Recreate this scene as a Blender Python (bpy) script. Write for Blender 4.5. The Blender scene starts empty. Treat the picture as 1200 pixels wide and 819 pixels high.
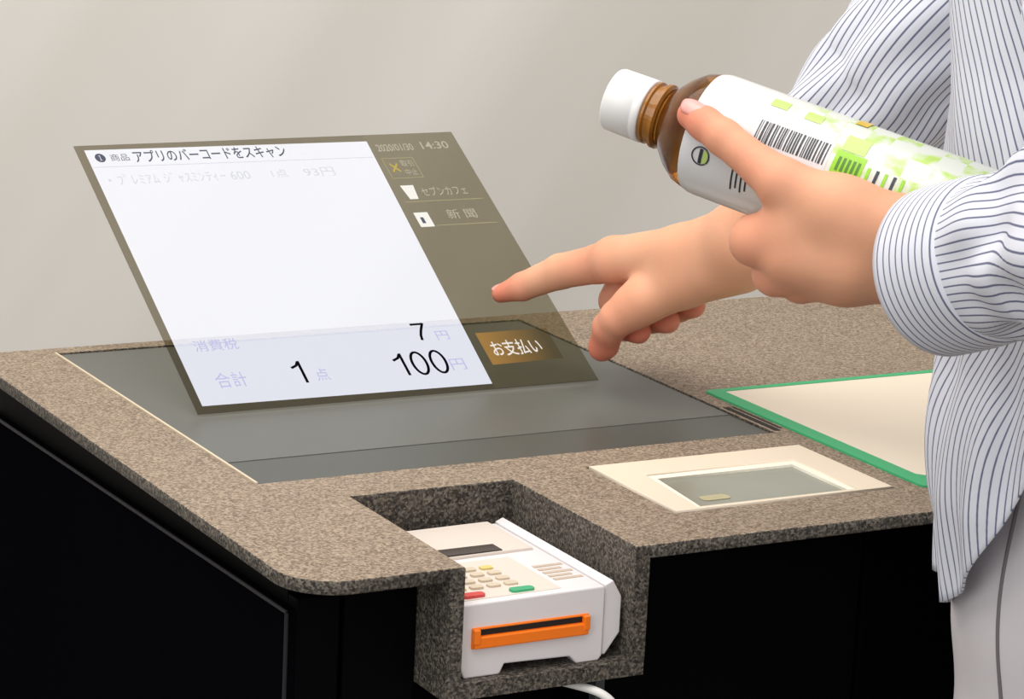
import bpy, bmesh, math, random
import numpy as np
from mathutils import Vector, Matrix

# ------------------------------------------------------------------ camera, world, light, exposure
scene = bpy.context.scene
COL = scene.collection
Z0 = 0.88                       # height of the worktop above the floor; geometry below is measured from the worktop
F_PX = 3378.952
CAM = np.array([-0.61626, -1.37432, 0.43250])
D_ = np.array([0.476274, 0.849189, -0.227914])
R_ = np.array([0.876516, -0.479106, 0.046571])
U_ = np.array([0.069646, 0.221950, 0.972567])
D_ /= np.linalg.norm(D_); R_ -= D_ * (R_ @ D_); R_ /= np.linalg.norm(R_); U_ = np.cross(R_, D_)
cam_d = bpy.data.cameras.new('camera'); cam = bpy.data.objects.new('camera', cam_d); COL.objects.link(cam)
cam_d.sensor_width = 36.0; cam_d.lens = F_PX / 1200 * 36.0; cam_d.clip_start = 0.05; cam_d.clip_end = 50
M = Matrix.Identity(4)
for i in range(3):
    M[i][0] = R_[i]; M[i][1] = U_[i]; M[i][2] = -D_[i]; M[i][3] = CAM[i] + (Z0 if i == 2 else 0)
cam.matrix_world = M
scene.camera = cam

world = bpy.data.worlds.new('world'); scene.world = world; world.use_nodes = True
bg = world.node_tree.nodes['Background']
bg.inputs[0].default_value = (1.0, 0.975, 0.94, 1); bg.inputs[1].default_value = 0.62


def area(name, loc, target, sx, sy, power, col):
    l = bpy.data.lights.new(name, 'AREA'); l.shape = 'RECTANGLE'; l.size = sx; l.size_y = sy
    l.energy = power; l.color = col
    o = bpy.data.objects.new(name, l); COL.objects.link(o); o.location = loc
    o.rotation_euler = (Vector(target) - Vector(loc)).to_track_quat('-Z', 'Y').to_euler()
    return o


area('ceiling_light', (-0.3, -0.3, 2.75), (-0.1, -0.05, 0), 2.6, 2.0, 46, (1.0, 0.965, 0.92))
area('left_fill_light', (-2.6, -1.7, 1.9), (0.1, 0.0, 0.95), 1.8, 1.6, 22, (0.93, 0.97, 1.0))  # cool fill light added at the front left; no window is modelled

vs = scene.view_settings
vs.view_transform = 'Standard'; vs.look = 'None'; vs.gamma = 1.0; vs.exposure = 0.25; vs.use_curve_mapping = False


# ------------------------------------------------------------------ helpers
def at(px, py, depth):
    """a point of the place at a known distance along the viewing direction"""
    return CAM + (D_ + (px - 600) / F_PX * R_ - (py - 409.5) / F_PX * U_) * depth


def s2l(c):
    return tuple(((v / 255) / 12.92 if v / 255 <= 0.04045 else (((v / 255) + 0.055) / 1.055) ** 2.4) for v in c) + (1.0,)


def new_mat(name):
    m = bpy.data.materials.new(name); m.use_nodes = True
    nt = m.node_tree
    return m, nt, nt.nodes['Principled BSDF']


def node(nt, typ, **kw):
    n = nt.nodes.new(typ)
    for k, v in kw.items():
        if k.startswith('i_'):
            n.inputs[int(k[2:])].default_value = v
        else:
            setattr(n, k, v)
    return n


def plain(name, rgb, rough=0.5, var=0.06, scale=60.0, spec=0.5, metal=0.0, bump=0.0):
    """a plain material with faint procedural mottling"""
    m, nt, b = new_mat(name)
    tc = node(nt, 'ShaderNodeTexCoord'); nz = node(nt, 'ShaderNodeTexNoise')
    nz.inputs['Scale'].default_value = scale; nz.inputs['Detail'].default_value = 3
    nt.links.new(tc.outputs['Object'], nz.inputs['Vector'])
    mx = node(nt, 'ShaderNodeMix', data_type='RGBA')
    c = s2l(rgb)
    mx.inputs[6].default_value = tuple(min(1, v * (1 - var)) for v in c[:3]) + (1,)
    mx.inputs[7].default_value = tuple(min(1, v * (1 + var)) for v in c[:3]) + (1,)
    nt.links.new(nz.outputs['Fac'], mx.inputs[0]); nt.links.new(mx.outputs[2], b.inputs['Base Color'])
    b.inputs['Roughness'].default_value = rough; b.inputs['Metallic'].default_value = metal
    b.inputs['Specular IOR Level'].default_value = spec
    if bump:
        bp = node(nt, 'ShaderNodeBump'); bp.inputs['Strength'].default_value = bump; bp.inputs['Distance'].default_value = 0.001
        nt.links.new(nz.outputs['Fac'], bp.inputs['Height']); nt.links.new(bp.outputs[0], b.inputs['Normal'])
    return m


def speckle(name, lo, mid, hi, rough=0.6):
    m, nt, b = new_mat(name)
    tc = node(nt, 'ShaderNodeTexCoord')
    v = node(nt, 'ShaderNodeTexVoronoi'); v.inputs['Scale'].default_value = 820
    n1 = node(nt, 'ShaderNodeTexNoise'); n1.inputs['Scale'].default_value = 560; n1.inputs['Detail'].default_value = 2
    n2 = node(nt, 'ShaderNodeTexNoise'); n2.inputs['Scale'].default_value = 14
    for n in (v, n1, n2):
        nt.links.new(tc.outputs['Object'], n.inputs['Vector'])
    sep = node(nt, 'ShaderNodeSeparateColor'); nt.links.new(v.outputs['Color'], sep.inputs[0])
    ad = node(nt, 'ShaderNodeMath', operation='MULTIPLY_ADD'); ad.inputs[1].default_value = 0.55
    nt.links.new(sep.outputs[0], ad.inputs[0])
    sc = node(nt, 'ShaderNodeMath', operation='MULTIPLY'); sc.inputs[1].default_value = 0.45
    nt.links.new(n1.outputs['Fac'], sc.inputs[0]); nt.links.new(sc.outputs[0], ad.inputs[2])
    ad2 = node(nt, 'ShaderNodeMath', operation='MULTIPLY_ADD'); ad2.inputs[1].default_value = 0.10
    nt.links.new(n2.outputs['Fac'], ad2.inputs[0]); nt.links.new(ad.outputs[0], ad2.inputs[2])
    cr = node(nt, 'ShaderNodeValToRGB'); e = cr.color_ramp.elements
    e[0].position = 0.22; e[0].color = s2l(lo); e[1].position = 0.85; e[1].color = s2l(hi)
    k = e.new(0.52); k.color = s2l(mid)
    nt.links.new(ad2.outputs[0], cr.inputs[0]); nt.links.new(cr.outputs[0], b.inputs['Base Color'])
    b.inputs['Roughness'].default_value = rough; b.inputs['Specular IOR Level'].default_value = 0.3
    return m


def light_mat(name, rgb, strength=1.0, clear=0.0, tint=(1, 1, 1)):
    """light given off by the picture in the air, with the place showing through it"""
    m = bpy.data.materials.new(name); m.use_nodes = True; nt = m.node_tree; nt.nodes.clear()
    out = node(nt, 'ShaderNodeOutputMaterial'); em = node(nt, 'ShaderNodeEmission')
    em.inputs[0].default_value = s2l(rgb); em.inputs[1].default_value = strength
    if clear > 0:
        tr = node(nt, 'ShaderNodeBsdfTransparent'); tr.inputs[0].default_value = (clear * tint[0], clear * tint[1], clear * tint[2], 1)
        ad = node(nt, 'ShaderNodeAddShader')
        nt.links.new(em.outputs[0], ad.inputs[0]); nt.links.new(tr.outputs[0], ad.inputs[1]); nt.links.new(ad.outputs[0], out.inputs[0])
    else:
        nt.links.new(em.outputs[0], out.inputs[0])
    return m


def finish(o, label, cat, group=None):
    o['label'] = label; o['category'] = cat
    if group:
        o['group'] = group


def thing(name, label, cat, loc):
    o = bpy.data.objects.new(name, None); COL.objects.link(o); o.location = loc
    o.empty_display_size = 0.05
    finish(o, label, cat); o['base'] = [float(v) for v in loc]
    return o


def base_of(p):
    while p is not None:
        if 'base' in p:
            return Vector(p['base'])
        p = p.parent
    return Vector((0, 0, 0))


def obj(name, me, mat=None, parent=None, smooth=False, base=None):
    """links a mesh given in worktop coordinates as one object under its thing"""
    if isinstance(me, bmesh.types.BMesh):
        bm = me; me = bpy.data.meshes.new(name); bm.to_mesh(me); bm.free()
    b = base_of(parent) if parent else Vector(base or (0, 0, 0))
    me.transform(Matrix.Translation(-b))
    me.name = name
    o = bpy.data.objects.new(name, me); COL.objects.link(o)
    if mat is not None:
        for mm in (mat if isinstance(mat, (list, tuple)) else [mat]):
            me.materials.append(mm)
    if smooth:
        me.polygons.foreach_set('use_smooth', [True] * len(me.polygons))
    if parent:
        o.parent = parent
    else:
        o.location = b; o['base'] = [float(v) for v in b]
    return o


def box(bm, x0, x1, y0, y1, z0, z1, bev=0.0, seg=2):
    g = bmesh.ops.create_cube(bm, size=1.0)['verts']
    for v in g:
        v.co = Vector(((x0 + x1) / 2 + v.co.x * (x1 - x0), (y0 + y1) / 2 + v.co.y * (y1 - y0), (z0 + z1) / 2 + v.co.z * (z1 - z0)))
    if bev:
        es = list({e for v in g for e in v.link_edges})
        bmesh.ops.bevel(bm, geom=es, offset=bev, segments=seg, affect='EDGES', profile=0.5)
    return bm


def bx(*a, **k):
    return box(bmesh.new(), *a, **k)


def outline(loops, z_lo, z_hi, bevel=0.0):
    """solid plate from closed outlines (the first is the outside, the others are openings)"""
    cu = bpy.data.curves.new('outline', 'CURVE'); cu.dimensions = '2D'; cu.fill_mode = 'BOTH'
    for lp in loops:
        sp = cu.splines.new('POLY'); sp.points.add(len(lp) - 1); sp.use_cyclic_u = True
        for p, q in zip(sp.points, lp):
            p.co = (q[0], q[1], 0, 1)
    cu.extrude = (z_hi - z_lo) / 2 - bevel; cu.bevel_depth = bevel; cu.bevel_resolution = 1; cu.offset = -bevel
    o = bpy.data.objects.new('outline', cu); COL.objects.link(o)
    bpy.context.view_layer.update()
    me = bpy.data.meshes.new_from_object(o.evaluated_get(bpy.context.evaluated_depsgraph_get()))
    bpy.data.objects.remove(o); bpy.data.curves.remove(cu)
    me.materials.clear()
    me.transform(Matrix.Translation((0, 0, (z_lo + z_hi) / 2)))
    return me


def tube(points, rad, seg=10, sub=8):
    cu = bpy.data.curves.new('tube', 'CURVE'); cu.dimensions = '3D'
    sp = cu.splines.new('NURBS'); sp.points.add(len(points) - 1); sp.use_endpoint_u = True; sp.order_u = 4
    for p, q in zip(sp.points, points):
        p.co = (*q, 1)
    sp.resolution_u = sub; cu.bevel_depth = rad; cu.bevel_resolution = seg // 4; cu.use_fill_caps = True
    o = bpy.data.objects.new('tube', cu); COL.objects.link(o); bpy.context.view_layer.update()
    me = bpy.data.meshes.new_from_object(o.evaluated_get(bpy.context.evaluated_depsgraph_get()))
    bpy.data.objects.remove(o); bpy.data.curves.remove(cu); me.materials.clear()
    return me


def rounded(x0, x1, y0, y1, r, n=6):
    pts = []
    for cx, cy, a0 in ((x1 - r, y1 - r, 0), (x0 + r, y1 - r, 90), (x0 + r, y0 + r, 180), (x1 - r, y0 + r, 270)):
        for k in range(n + 1):
            a = math.radians(a0 + 90 * k / n); pts.append((cx + r * math.cos(a), cy + r * math.sin(a)))
    return pts


# ------------------------------------------------------------------ materials
M_top = speckle('worktop_speckle', (92, 79, 66), (131, 115, 98), (166, 149, 130))
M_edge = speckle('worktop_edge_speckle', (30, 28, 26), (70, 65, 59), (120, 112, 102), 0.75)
M_black = plain('black_laminate', (8, 8, 9), 0.55, 0.1, 8, 0.02)
M_blackpanel = plain('black_gloss_panel', (7, 7, 10), 0.5, 0.1, 5, 0.0)
M_blackedge = plain('black_panel_edge', (40, 39, 42), 0.5, 0.1, 20, 0.1)
M_post = plain('dark_grey_post', (62, 64, 68), 0.4)
M_glass = plain('dark_display_glass', (86, 87, 82), 0.36, 0.04, 6, 0.3)
M_strip = plain('darker_front_band', (70, 72, 67), 0.36, 0.04, 6, 0.25)
M_trim = plain('pale_metal_trim', (205, 190, 165), 0.4)
M_gap = plain('dark_gap', (32, 26, 22), 0.8)
M_green = plain('green_mat_border', (52, 165, 108), 0.55, 0.05, 15)
M_cream = plain('cream_mat', (226, 213, 194), 0.6, 0.02, 9)
M_frame = plain('cream_scanner_frame', (224, 209, 188), 0.45, 0.02, 12)
M_frame_in = plain('white_scanner_bevel', (240, 234, 218), 0.4, 0.02, 12)
M_scan = plain('scanner_glass', (138, 140, 128), 0.2, 0.12, 25)
M_scan_dark = plain('scanner_reader', (176, 168, 132), 0.3)
M_white = plain('terminal_white_plastic', (226, 221, 222), 0.4, 0.02, 10)
M_keybed = plain('terminal_key_plate', (218, 206, 195), 0.45, 0.02, 10)
M_key = plain('terminal_key', (205, 190, 168), 0.5)
M_red = plain('red_key', (205, 70, 65), 0.5)
M_gkey = plain('green_key', (60, 165, 115), 0.5)
M_yel = plain('yellow_key', (214, 196, 120), 0.5)
M_lcd = plain('terminal_display', (58, 48, 44), 0.2)
M_orange = plain('orange_plastic', (250, 122, 10), 0.35, 0.03, 20)
M_slot = plain('slot_black', (12, 8, 6), 0.7)
M_print = plain('brown_print', (196, 178, 160), 0.6)
M_cable = plain('white_cable', (232, 230, 226), 0.45)


# ------------------------------------------------------------------ setting
def wall_material():
    m, nt, b = new_mat('white_wall')
    tc = node(nt, 'ShaderNodeTexCoord'); mp = node(nt, 'ShaderNodeMapping', vector_type='TEXTURE')
    mp.inputs['Rotation'].default_value = (0, math.radians(34), 0); mp.inputs['Scale'].default_value = (0.17, 1, 1.6)
    nz = node(nt, 'ShaderNodeTexNoise'); nz.inputs['Scale'].default_value = 1.0; nz.inputs['Detail'].default_value = 1.5
    nt.links.new(tc.outputs['Object'], mp.inputs[0]); nt.links.new(mp.outputs[0], nz.inputs['Vector'])
    cr = node(nt, 'ShaderNodeValToRGB'); e = cr.color_ramp.elements
    e[0].position = 0.3; e[0].color = s2l((217, 212, 204)); e[1].position = 0.7; e[1].color = s2l((235, 232, 227))
    nt.links.new(nz.outputs['Fac'], cr.inputs[0]); nt.links.new(cr.outputs[0], b.inputs['Base Color'])
    b.inputs['Roughness'].default_value = 0.7; b.inputs['Specular IOR Level'].default_value = 0.2
    return m


def structure(o):
    o['kind'] = 'structure'
    return o


w = structure(obj('wall_back', bx(-6.5, 6.5, 1.15, 1.25, -Z0, 2.4), wall_material()))
w['label'] = 'pale off-white wall with faint diagonal streaks behind the checkout counter'
M_floor = plain('grey_floor', (120, 114, 106), 0.5, 0.08, 4)
fl = structure(obj('floor', bx(-6.5, 6.5, -5.0, 1.15, -Z0 - 0.08, -Z0), M_floor))
fl['label'] = 'grey shop floor under the checkout counter'

# ------------------------------------------------------------------ worktop
XL, XR, YF, YB = -0.0525, 1.15, -0.171, 0.330
PX0, PX1, PY = 0.038, 0.1375, -0.0385            # pocket for the card terminal
T = 0.0075
worktop = thing('worktop', 'speckled brown stone worktop with a pocket cut into its front edge', 'worktop', (0.3, 0.08, -T))
cx, cy, cr_ = XL + 0.030, YF + 0.030, 0.030
outer = [(cx + cr_ * math.cos(math.radians(a)), cy + cr_ * math.sin(math.radians(a))) for a in range(180, 271, 9)]
outer += [(PX0, YF), (PX0, PY), (PX1, PY), (PX1, YF), (XR, YF), (XR, YB), (XL, YB)]
hole_glass = [(0, 0), (0.3365, 0), (0.3365, 0.3165), (0, 0.3165)]
hole_scan = [(0.189, -0.1255), (0.3335, -0.1255), (0.3335, -0.0305), (0.189, -0.0305)]
me = outline([outer, hole_glass, hole_scan], -T, 0.0, 0.0008)
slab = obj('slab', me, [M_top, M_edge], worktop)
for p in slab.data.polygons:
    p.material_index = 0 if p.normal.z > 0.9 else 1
PT = 0.0085
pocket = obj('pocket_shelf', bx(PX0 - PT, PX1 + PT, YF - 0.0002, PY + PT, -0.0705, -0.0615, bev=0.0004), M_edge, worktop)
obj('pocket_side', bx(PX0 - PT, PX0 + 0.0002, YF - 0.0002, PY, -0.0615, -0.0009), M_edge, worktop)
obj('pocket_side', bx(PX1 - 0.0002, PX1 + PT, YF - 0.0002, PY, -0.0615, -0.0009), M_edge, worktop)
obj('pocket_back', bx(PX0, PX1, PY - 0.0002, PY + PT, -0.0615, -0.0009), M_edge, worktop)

# ------------------------------------------------------------------ black cabinet
CX0, CY0 = -0.0385, -0.132
cab = thing('counter_cabinet', 'matt black cabinet carrying the speckled worktop', 'cabinet', (0.3, 0.1, -Z0))
bm = bmesh.new()
box(bm, CX0, PX0 - PT - 0.002, CY0 + 0.004, 0.318, -0.84, -T)
box(bm, PX0 - PT - 0.002, PX1 + PT + 0.002, PY + PT + 0.001, 0.318, -0.84, -T)
box(bm, PX0 - PT - 0.002, PX1 + PT + 0.002, CY0 + 0.05, PY + PT + 0.001, -0.84, -0.0725)
box(bm, PX1 + PT + 0.002, XR - 0.02, CY0 + 0.004, 0.318, -0.84, -T)
obj('carcass', bm, M_black, cab)
obj('plinth', bx(CX0 + 0.03, XR - 0.05, CY0 + 0.04, 0.30, -Z0, -0.84), M_black, cab)
# side panel: a thin proud sheet with a raised edge bead
bm = bmesh.new()
bm_v = [(-0.0435, -0.139, -0.0235), (-0.0435, 0.318, -0.0345), (-0.0435, 0.318, -0.84), (-0.0435, -0.139, -0.84)]
vs_a = [bm.verts.new(v) for v in bm_v]; vs_b = [bm.verts.new((CX0, v[1], v[2])) for v in bm_v]
bm.faces.new(vs_a); bm.faces.new(vs_b[::-1])
for i in range(4):
    bm.faces.new((vs_a[i], vs_b[i], vs_b[(i + 1) % 4], vs_a[(i + 1) % 4]))
bmesh.ops.recalc_face_normals(bm, faces=bm.faces)
sp_ = obj('side_panel', bm, M_blackpanel, cab)
obj('edge_bead', tube([(-0.0437, -0.1385, -0.83), (-0.0437, -0.1385, -0.3), (-0.0437, -0.1385, -0.06), (-0.0437, -0.1387, -0.0245)], 0.0011), M_blackedge, sp_)
obj('edge_bead', tube([(-0.0437, -0.1387, -0.0242), (-0.0437, 0.02, -0.028), (-0.0437, 0.2, -0.0322), (-0.0437, 0.317, -0.035)], 0.0011), M_blackedge, sp_)
obj('corner_post', bx(CX0, -0.0145, -0.139, CY0 + 0.004, -0.84, -0.018, bev=0.001), M_black, cab)
obj('front_panel', bx(-0.0115, PX0 - PT - 0.0005, -0.138, CY0 + 0.004, -0.84, -0.0155, bev=0.001), M_black, cab)
obj('front_panel', bx(PX1 + PT + 0.0005, 0.309, CY0 - 0.001, CY0 + 0.004, -0.84, -0.012, bev=0.001), M_black, cab)
obj('front_panel', bx(0.311, XR - 0.02, CY0 - 0.003, CY0 + 0.004, -0.84, -0.012, bev=0.001), M_blackpanel, cab)
obj('support_post', bx(0.1290, 0.1345, -0.152, -0.146, -Z0, -0.0705), M_post, cab)

# ------------------------------------------------------------------ glass plate of the display unit
plate = thing('display_glass', 'dark grey glass plate set into the worktop under the floating picture', 'glass plate', (0.168, 0.158, -T))
obj('pane', bx(0.0012, 0.3355, 0.0475, 0.3150, -T, -0.0009, bev=0.0003), M_glass, plate)
obj('front_strip', bx(0.0012, 0.3355, 0.0005, 0.0470, -T, -0.0012, bev=0.0003), M_strip, plate)  # front band of the plate, slightly darker than the pane
obj('side_trim', bx(-0.0002, 0.0012, 0.0002, 0.3160, -T, 0.0007), M_trim, plate)
obj('front_band_line', bx(0.0012, 0.3355, 0.0470, 0.0475, -T, -0.0016), M_gap, plate)
groove = obj('cable_groove', bx(0.3385, 0.3425, 0.002, 0.060, -0.0002, 0.0002), M_gap, worktop)
obj('cable_groove', bx(0.3445, 0.3462, 0.006, 0.060, -0.0002, 0.0002), M_gap, worktop)
obj('back_gap_shade', bx(0.0002, 0.3363, 0.3150, 0.3164, -T, -0.0040), M_gap, plate)  # dark colour stands in for the shade in the recess behind the pane

# ------------------------------------------------------------------ scanner window and bagging mat
scn = thing('scanner_window', 'cream framed barcode scanner window let into the worktop beside the card terminal', 'scanner', (0.261, -0.078, -T))
fr_o = [(0.190, -0.1245), (0.3325, -0.1245), (0.3325, -0.0315), (0.190, -0.0315)]
fr_i = [(0.2055, -0.1215), (0.3105, -0.1215), (0.3105, -0.0580), (0.2115, -0.0580)]
fr_j = [(0.2085, -0.1205), (0.3055, -0.1205), (0.3055, -0.0645), (0.2150, -0.0645)]
obj('frame', outline([fr_o, fr_i], -T, 0.0008, 0.0003), M_frame, scn)
obj('bevel_ring', outline([fr_i, fr_j], -T, 0.0000), M_frame_in, scn)
wg = obj('window_glass', outline([fr_j], -T, -0.0015), M_scan, scn)
obj('reader_lens', outline([rounded(0.219, 0.237, -0.108, -0.0995, 0.003)], -0.0014, -0.0011), M_scan_dark, wg)

mat_ = thing('bagging_mat', 'cream bagging mat with a green border lying on the worktop', 'mat', (0.55, -0.017, 0))
mo = rounded(0.3485, 0.86, -0.1315, 0.0975, 0.004)
mi = [(0.3600, 0.0915), (0.3600, -0.1085), (0.3690, -0.1195), (0.850, -0.1195), (0.850, 0.0915)]
obj('border', outline([mo, mi], 0.0, 0.0012), M_green, mat_)
obj('centre', outline([mi], 0.0, 0.0009), M_cream, mat_)

# ------------------------------------------------------------------ card terminal in the pocket
ZT = -0.0615
term = thing('card_terminal', 'white card payment terminal with an orange card slot in the worktop pocket', 'card terminal', (0.086, -0.105, ZT))


def prism_y(pts, y0, y1, bev=0.0):
    bm = bmesh.new()
    a = [bm.verts.new((x, y0, z)) for x, z in pts]; b = [bm.verts.new((x, y1, z)) for x, z in pts]
    n = len(pts); bm.faces.new(a); bm.faces.new(b[::-1])
    for i in range(n):
        bm.faces.new((a[i], b[i], b[(i + 1) % n], a[(i + 1) % n]))
    bmesh.ops.recalc_face_normals(bm, faces=bm.faces)
    if bev:
        bmesh.ops.bevel(bm, geom=[e for e in bm.edges if e.calc_face_angle(0) > 0.5], offset=bev, segments=2, affect='EDGES', profile=0.5)
    return bm


prof = [(0.0390, -0.0245), (0.0405, -0.0222), (0.1228, -0.0212), (0.1236, -0.0225), (0.1236, -0.0590), (0.1215, ZT), (0.1085, ZT),
        (0.1045, -0.0572), (0.0660, -0.0562), (0.0635, ZT), (0.0430, ZT), (0.0388, -0.0520)]
obj('housing', prism_y(prof, -0.1655, -0.047, 0.0009), M_white, term)
rail = [(0.1243, -0.0212), (0.1290, -0.0192), (0.1345, -0.0285), (0.1345, -0.0480), (0.1262, -0.0592), (0.1243, -0.0592)]
obj('side_rail', prism_y(rail, -0.1640, -0.044, 0.0007), M_white, term)
obj('rear_deck', prism_y([(0.0395, -0.0223), (0.0410, -0.0202), (0.1175, -0.0195), (0.1195, -0.0218)], -0.098, -0.0475, 0.0006), M_keybed, term)
obj('display', bx(0.0660, 0.1000, -0.0975, -0.0865, -0.0220, -0.0191, bev=0.0003), M_lcd, term)
obj('key_plate', prism_y([(0.0420, -0.0224), (0.0425, -0.0217), (0.1000, -0.0211), (0.1005, -0.0217)], -0.1605, -0.104, 0.0), M_keybed, term)
kx = [0.0490, 0.0590, 0.0690, 0.0790]
for ry, row in enumerate((-0.1180, -0.1270, -0.1360, -0.1450)):
    for c, x in enumerate(kx):
        mt_ = M_yel if (ry, c) in ((0, 3), (3, 0)) else M_key
        obj('key', outline([rounded(x - 0.0036, x + 0.0036, row - 0.0024, row + 0.0024, 0.0015, 3)], -0.0225, -0.0203), mt_, term)
obj('cancel_key', outline([rounded(0.0445, 0.0575, -0.1590, -0.1535, 0.002, 3)], -0.0225, -0.0201), M_red, term)
obj('enter_key', outline([rounded(0.0725, 0.0860, -0.1590, -0.1535, 0.002, 3)], -0.0225, -0.0201), M_gkey, term)
for k in range(5):
    obj('printed_line', bx(0.1035, 0.1205 - 0.0035 * (k % 2), -0.148 + k * 0.0055, -0.1453 + k * 0.0055, -0.0216, -0.0209), M_print, term)
slot = obj('card_slot', bx(0.0462, 0.1140, -0.1665, -0.160, -0.0460, -0.0348, bev=0.0006), M_orange, term)
obj('slot_mouth', bx(0.0505, 0.1098, -0.1668, -0.161, -0.0388, -0.0358), M_slot, slot)
obj('slot_lip', prism_y([(0.0470, -0.0456), (0.1133, -0.0456), (0.1133, -0.0392), (0.0470, -0.0392)], -0.1685, -0.1660, 0.0008), M_orange, slot)
obj('slot_cheek', bx(0.0465, 0.0500, -0.1690, -0.164, -0.0430, -0.0352, bev=0.0006), M_orange, slot)
obj('slot_cheek', bx(0.1102, 0.1137, -0.1690, -0.164, -0.0430, -0.0352, bev=0.0006), M_orange, slot)

cable = obj('cable', tube([(0.085, -0.086, -0.092), (0.092, -0.110, -0.078), (0.108, -0.160, -0.0745), (0.122, -0.176, -0.0750), (0.132, -0.180, -0.092), (0.136, -0.180, -0.14), (0.136, -0.178, -0.30)], 0.0024), M_cable, base=(0.136, -0.178, -0.30), smooth=True)
finish(cable, 'white cable hanging below the card terminal pocket', 'cable')

# ------------------------------------------------------------------ the picture floating above the glass
PA = Vector((0.02607, 0.14386, 0.0008)); PT_ = 0.5277
PU = Vector((1, 0, 0)); PV = Vector((0, math.cos(PT_), math.sin(PT_))); PN = PU.cross(PV)
PW, PH = 272.9, 247.0
panel = thing('floating_display', 'translucent checkout screen hovering tilted above the dark glass plate', 'display', tuple(PA + PU * 0.136))


def pp(u, v, n=0.0):
    return PA + PU * (u / 1000) + PV * (v / 1000) + PN * (n / 1000)


def ppoly(pts, n0, n1):
    bm = bmesh.new()
    a = [bm.verts.new(pp(u, v, n1)) for u, v in pts]; b = [bm.verts.new(pp(u, v, n0)) for u, v in pts]
    k = len(pts); bm.faces.new(a); bm.faces.new(b[::-1])
    for i in range(k):
        bm.faces.new((a[i], b[i], b[(i + 1) % k], a[(i + 1) % k]))
    bmesh.ops.recalc_face_normals(bm, faces=bm.faces)
    return bm


def prect(u0, u1, v0, v1, n0, n1):
    return ppoly([(u0, v0), (u1, v0), (u1, v1), (u0, v1)], n0, n1)


def pflat(pts, n):
    bm = bmesh.new(); bm.faces.new([bm.verts.new(pp(u, v, n)) for u, v in pts]); return bm


def text(name, s, u0, u1, v0, v1, mat, parent, n=0.9, bold=0.0):
    cu = bpy.data.curves.new('text', 'FONT'); cu.body = s; cu.size = 1.0; cu.resolution_u = 3; cu.offset = bold
    o = bpy.data.objects.new('text', cu); COL.objects.link(o); bpy.context.view_layer.update()
    me = bpy.data.meshes.new_from_object(o.evaluated_get(bpy.context.evaluated_depsgraph_get()))
    bpy.data.objects.remove(o); bpy.data.curves.remove(cu); me.materials.clear()
    co = np.empty(len(me.vertices) * 3); me.vertices.foreach_get('co', co); co = co.reshape(-1, 3)
    lo, hi = co.min(0), co.max(0)
    for i, v in enumerate(me.vertices):
        a = (co[i, 0] - lo[0]) / max(hi[0] - lo[0], 1e-6); b = (co[i, 1] - lo[1]) / max(hi[1] - lo[1], 1e-6)
        v.co = pp(u0 + a * (u1 - u0), v0 + b * (v1 - v0), n)
    return obj(name, me, mat, parent)


def stroke(name, paths, u0, u1, v0, v1, wd, mat, parent, n=0.9):
    """a figure drawn as even strokes inside its box; paths run in a unit square"""
    bm = bmesh.new()
    for path, closed in paths:
        q = [np.array((u0 + a * (u1 - u0), v0 + b * (v1 - v0))) for a, b in path]; k = len(q); le, ri = [], []
        for i in range(k):
            a = q[(i - 1) % k] if closed or i else q[i]; c = q[(i + 1) % k] if closed or i < k - 1 else q[i]
            t = c - a; t = t / np.linalg.norm(t); nn = np.array((-t[1], t[0])) * wd / 2
            le.append(bm.verts.new(pp(*(q[i] + nn), n))); ri.append(bm.verts.new(pp(*(q[i] - nn), n)))
        for i in range(k if closed else k - 1):
            j = (i + 1) % k
            bm.faces.new((le[i], ri[i], ri[j], le[j]))
    return obj(name, bm, mat, parent)


def oval(cx_, w_):
    return ([(cx_ + w_ / 2 * math.cos(a), 0.5 + 0.5 * math.sin(a)) for a in [2 * math.pi * k / 28 for k in range(28)]], True)


def one(cx_, w_):
    return [([(cx_ + w_ * .5, 0.0), (cx_ + w_ * .5, 1.0)], False), ([(cx_ + w_ * .5, 0.98), (cx_ + w_ * .15, 0.80), (cx_ - w_ * .5, 0.70)], False)]


def pane_material():
    m = bpy.data.materials.new('tinted_air_pane'); m.use_nodes = True; nt = m.node_tree; nt.nodes.clear()
    out = node(nt, 'ShaderNodeOutputMaterial'); tr = node(nt, 'ShaderNodeBsdfTransparent'); tr.inputs[0].default_value = (0.655, 0.628, 0.56, 1)
    em = node(nt, 'ShaderNodeEmission'); em.inputs[0].default_value = (1, 0.95, 0.8, 1); em.inputs[1].default_value = 0.002
    ad = node(nt, 'ShaderNodeAddShader')
    nt.links.new(tr.outputs[0], ad.inputs[0]); nt.links.new(em.outputs[0], ad.inputs[1]); nt.links.new(ad.outputs[0], out.inputs[0])
    return m


M_pane = pane_material()
M_scr = light_mat('screen_white', (234, 238, 252), 0.70, 0.98, (0.97, 1, 1))
M_hdr = light_mat('screen_header', (225, 232, 250), 0.74, 0.24)
M_tdark = light_mat('text_black', (12, 12, 16), 1.0)
M_tgrey = light_mat('text_grey', (96, 98, 112), 0.9)
M_tpale = light_mat('text_pale_grey', (206, 206, 214), 1.0)
M_tviol = light_mat('text_pale_violet', (178, 178, 214), 1.0)
M_twhite = light_mat('text_white', (236, 232, 224), 0.8, 0.2)
M_tdim = light_mat('text_dim_white', (190, 184, 164), 0.75, 0.2)
M_line = light_mat('button_outline', (172, 164, 122), 0.7, 0.3)


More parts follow.
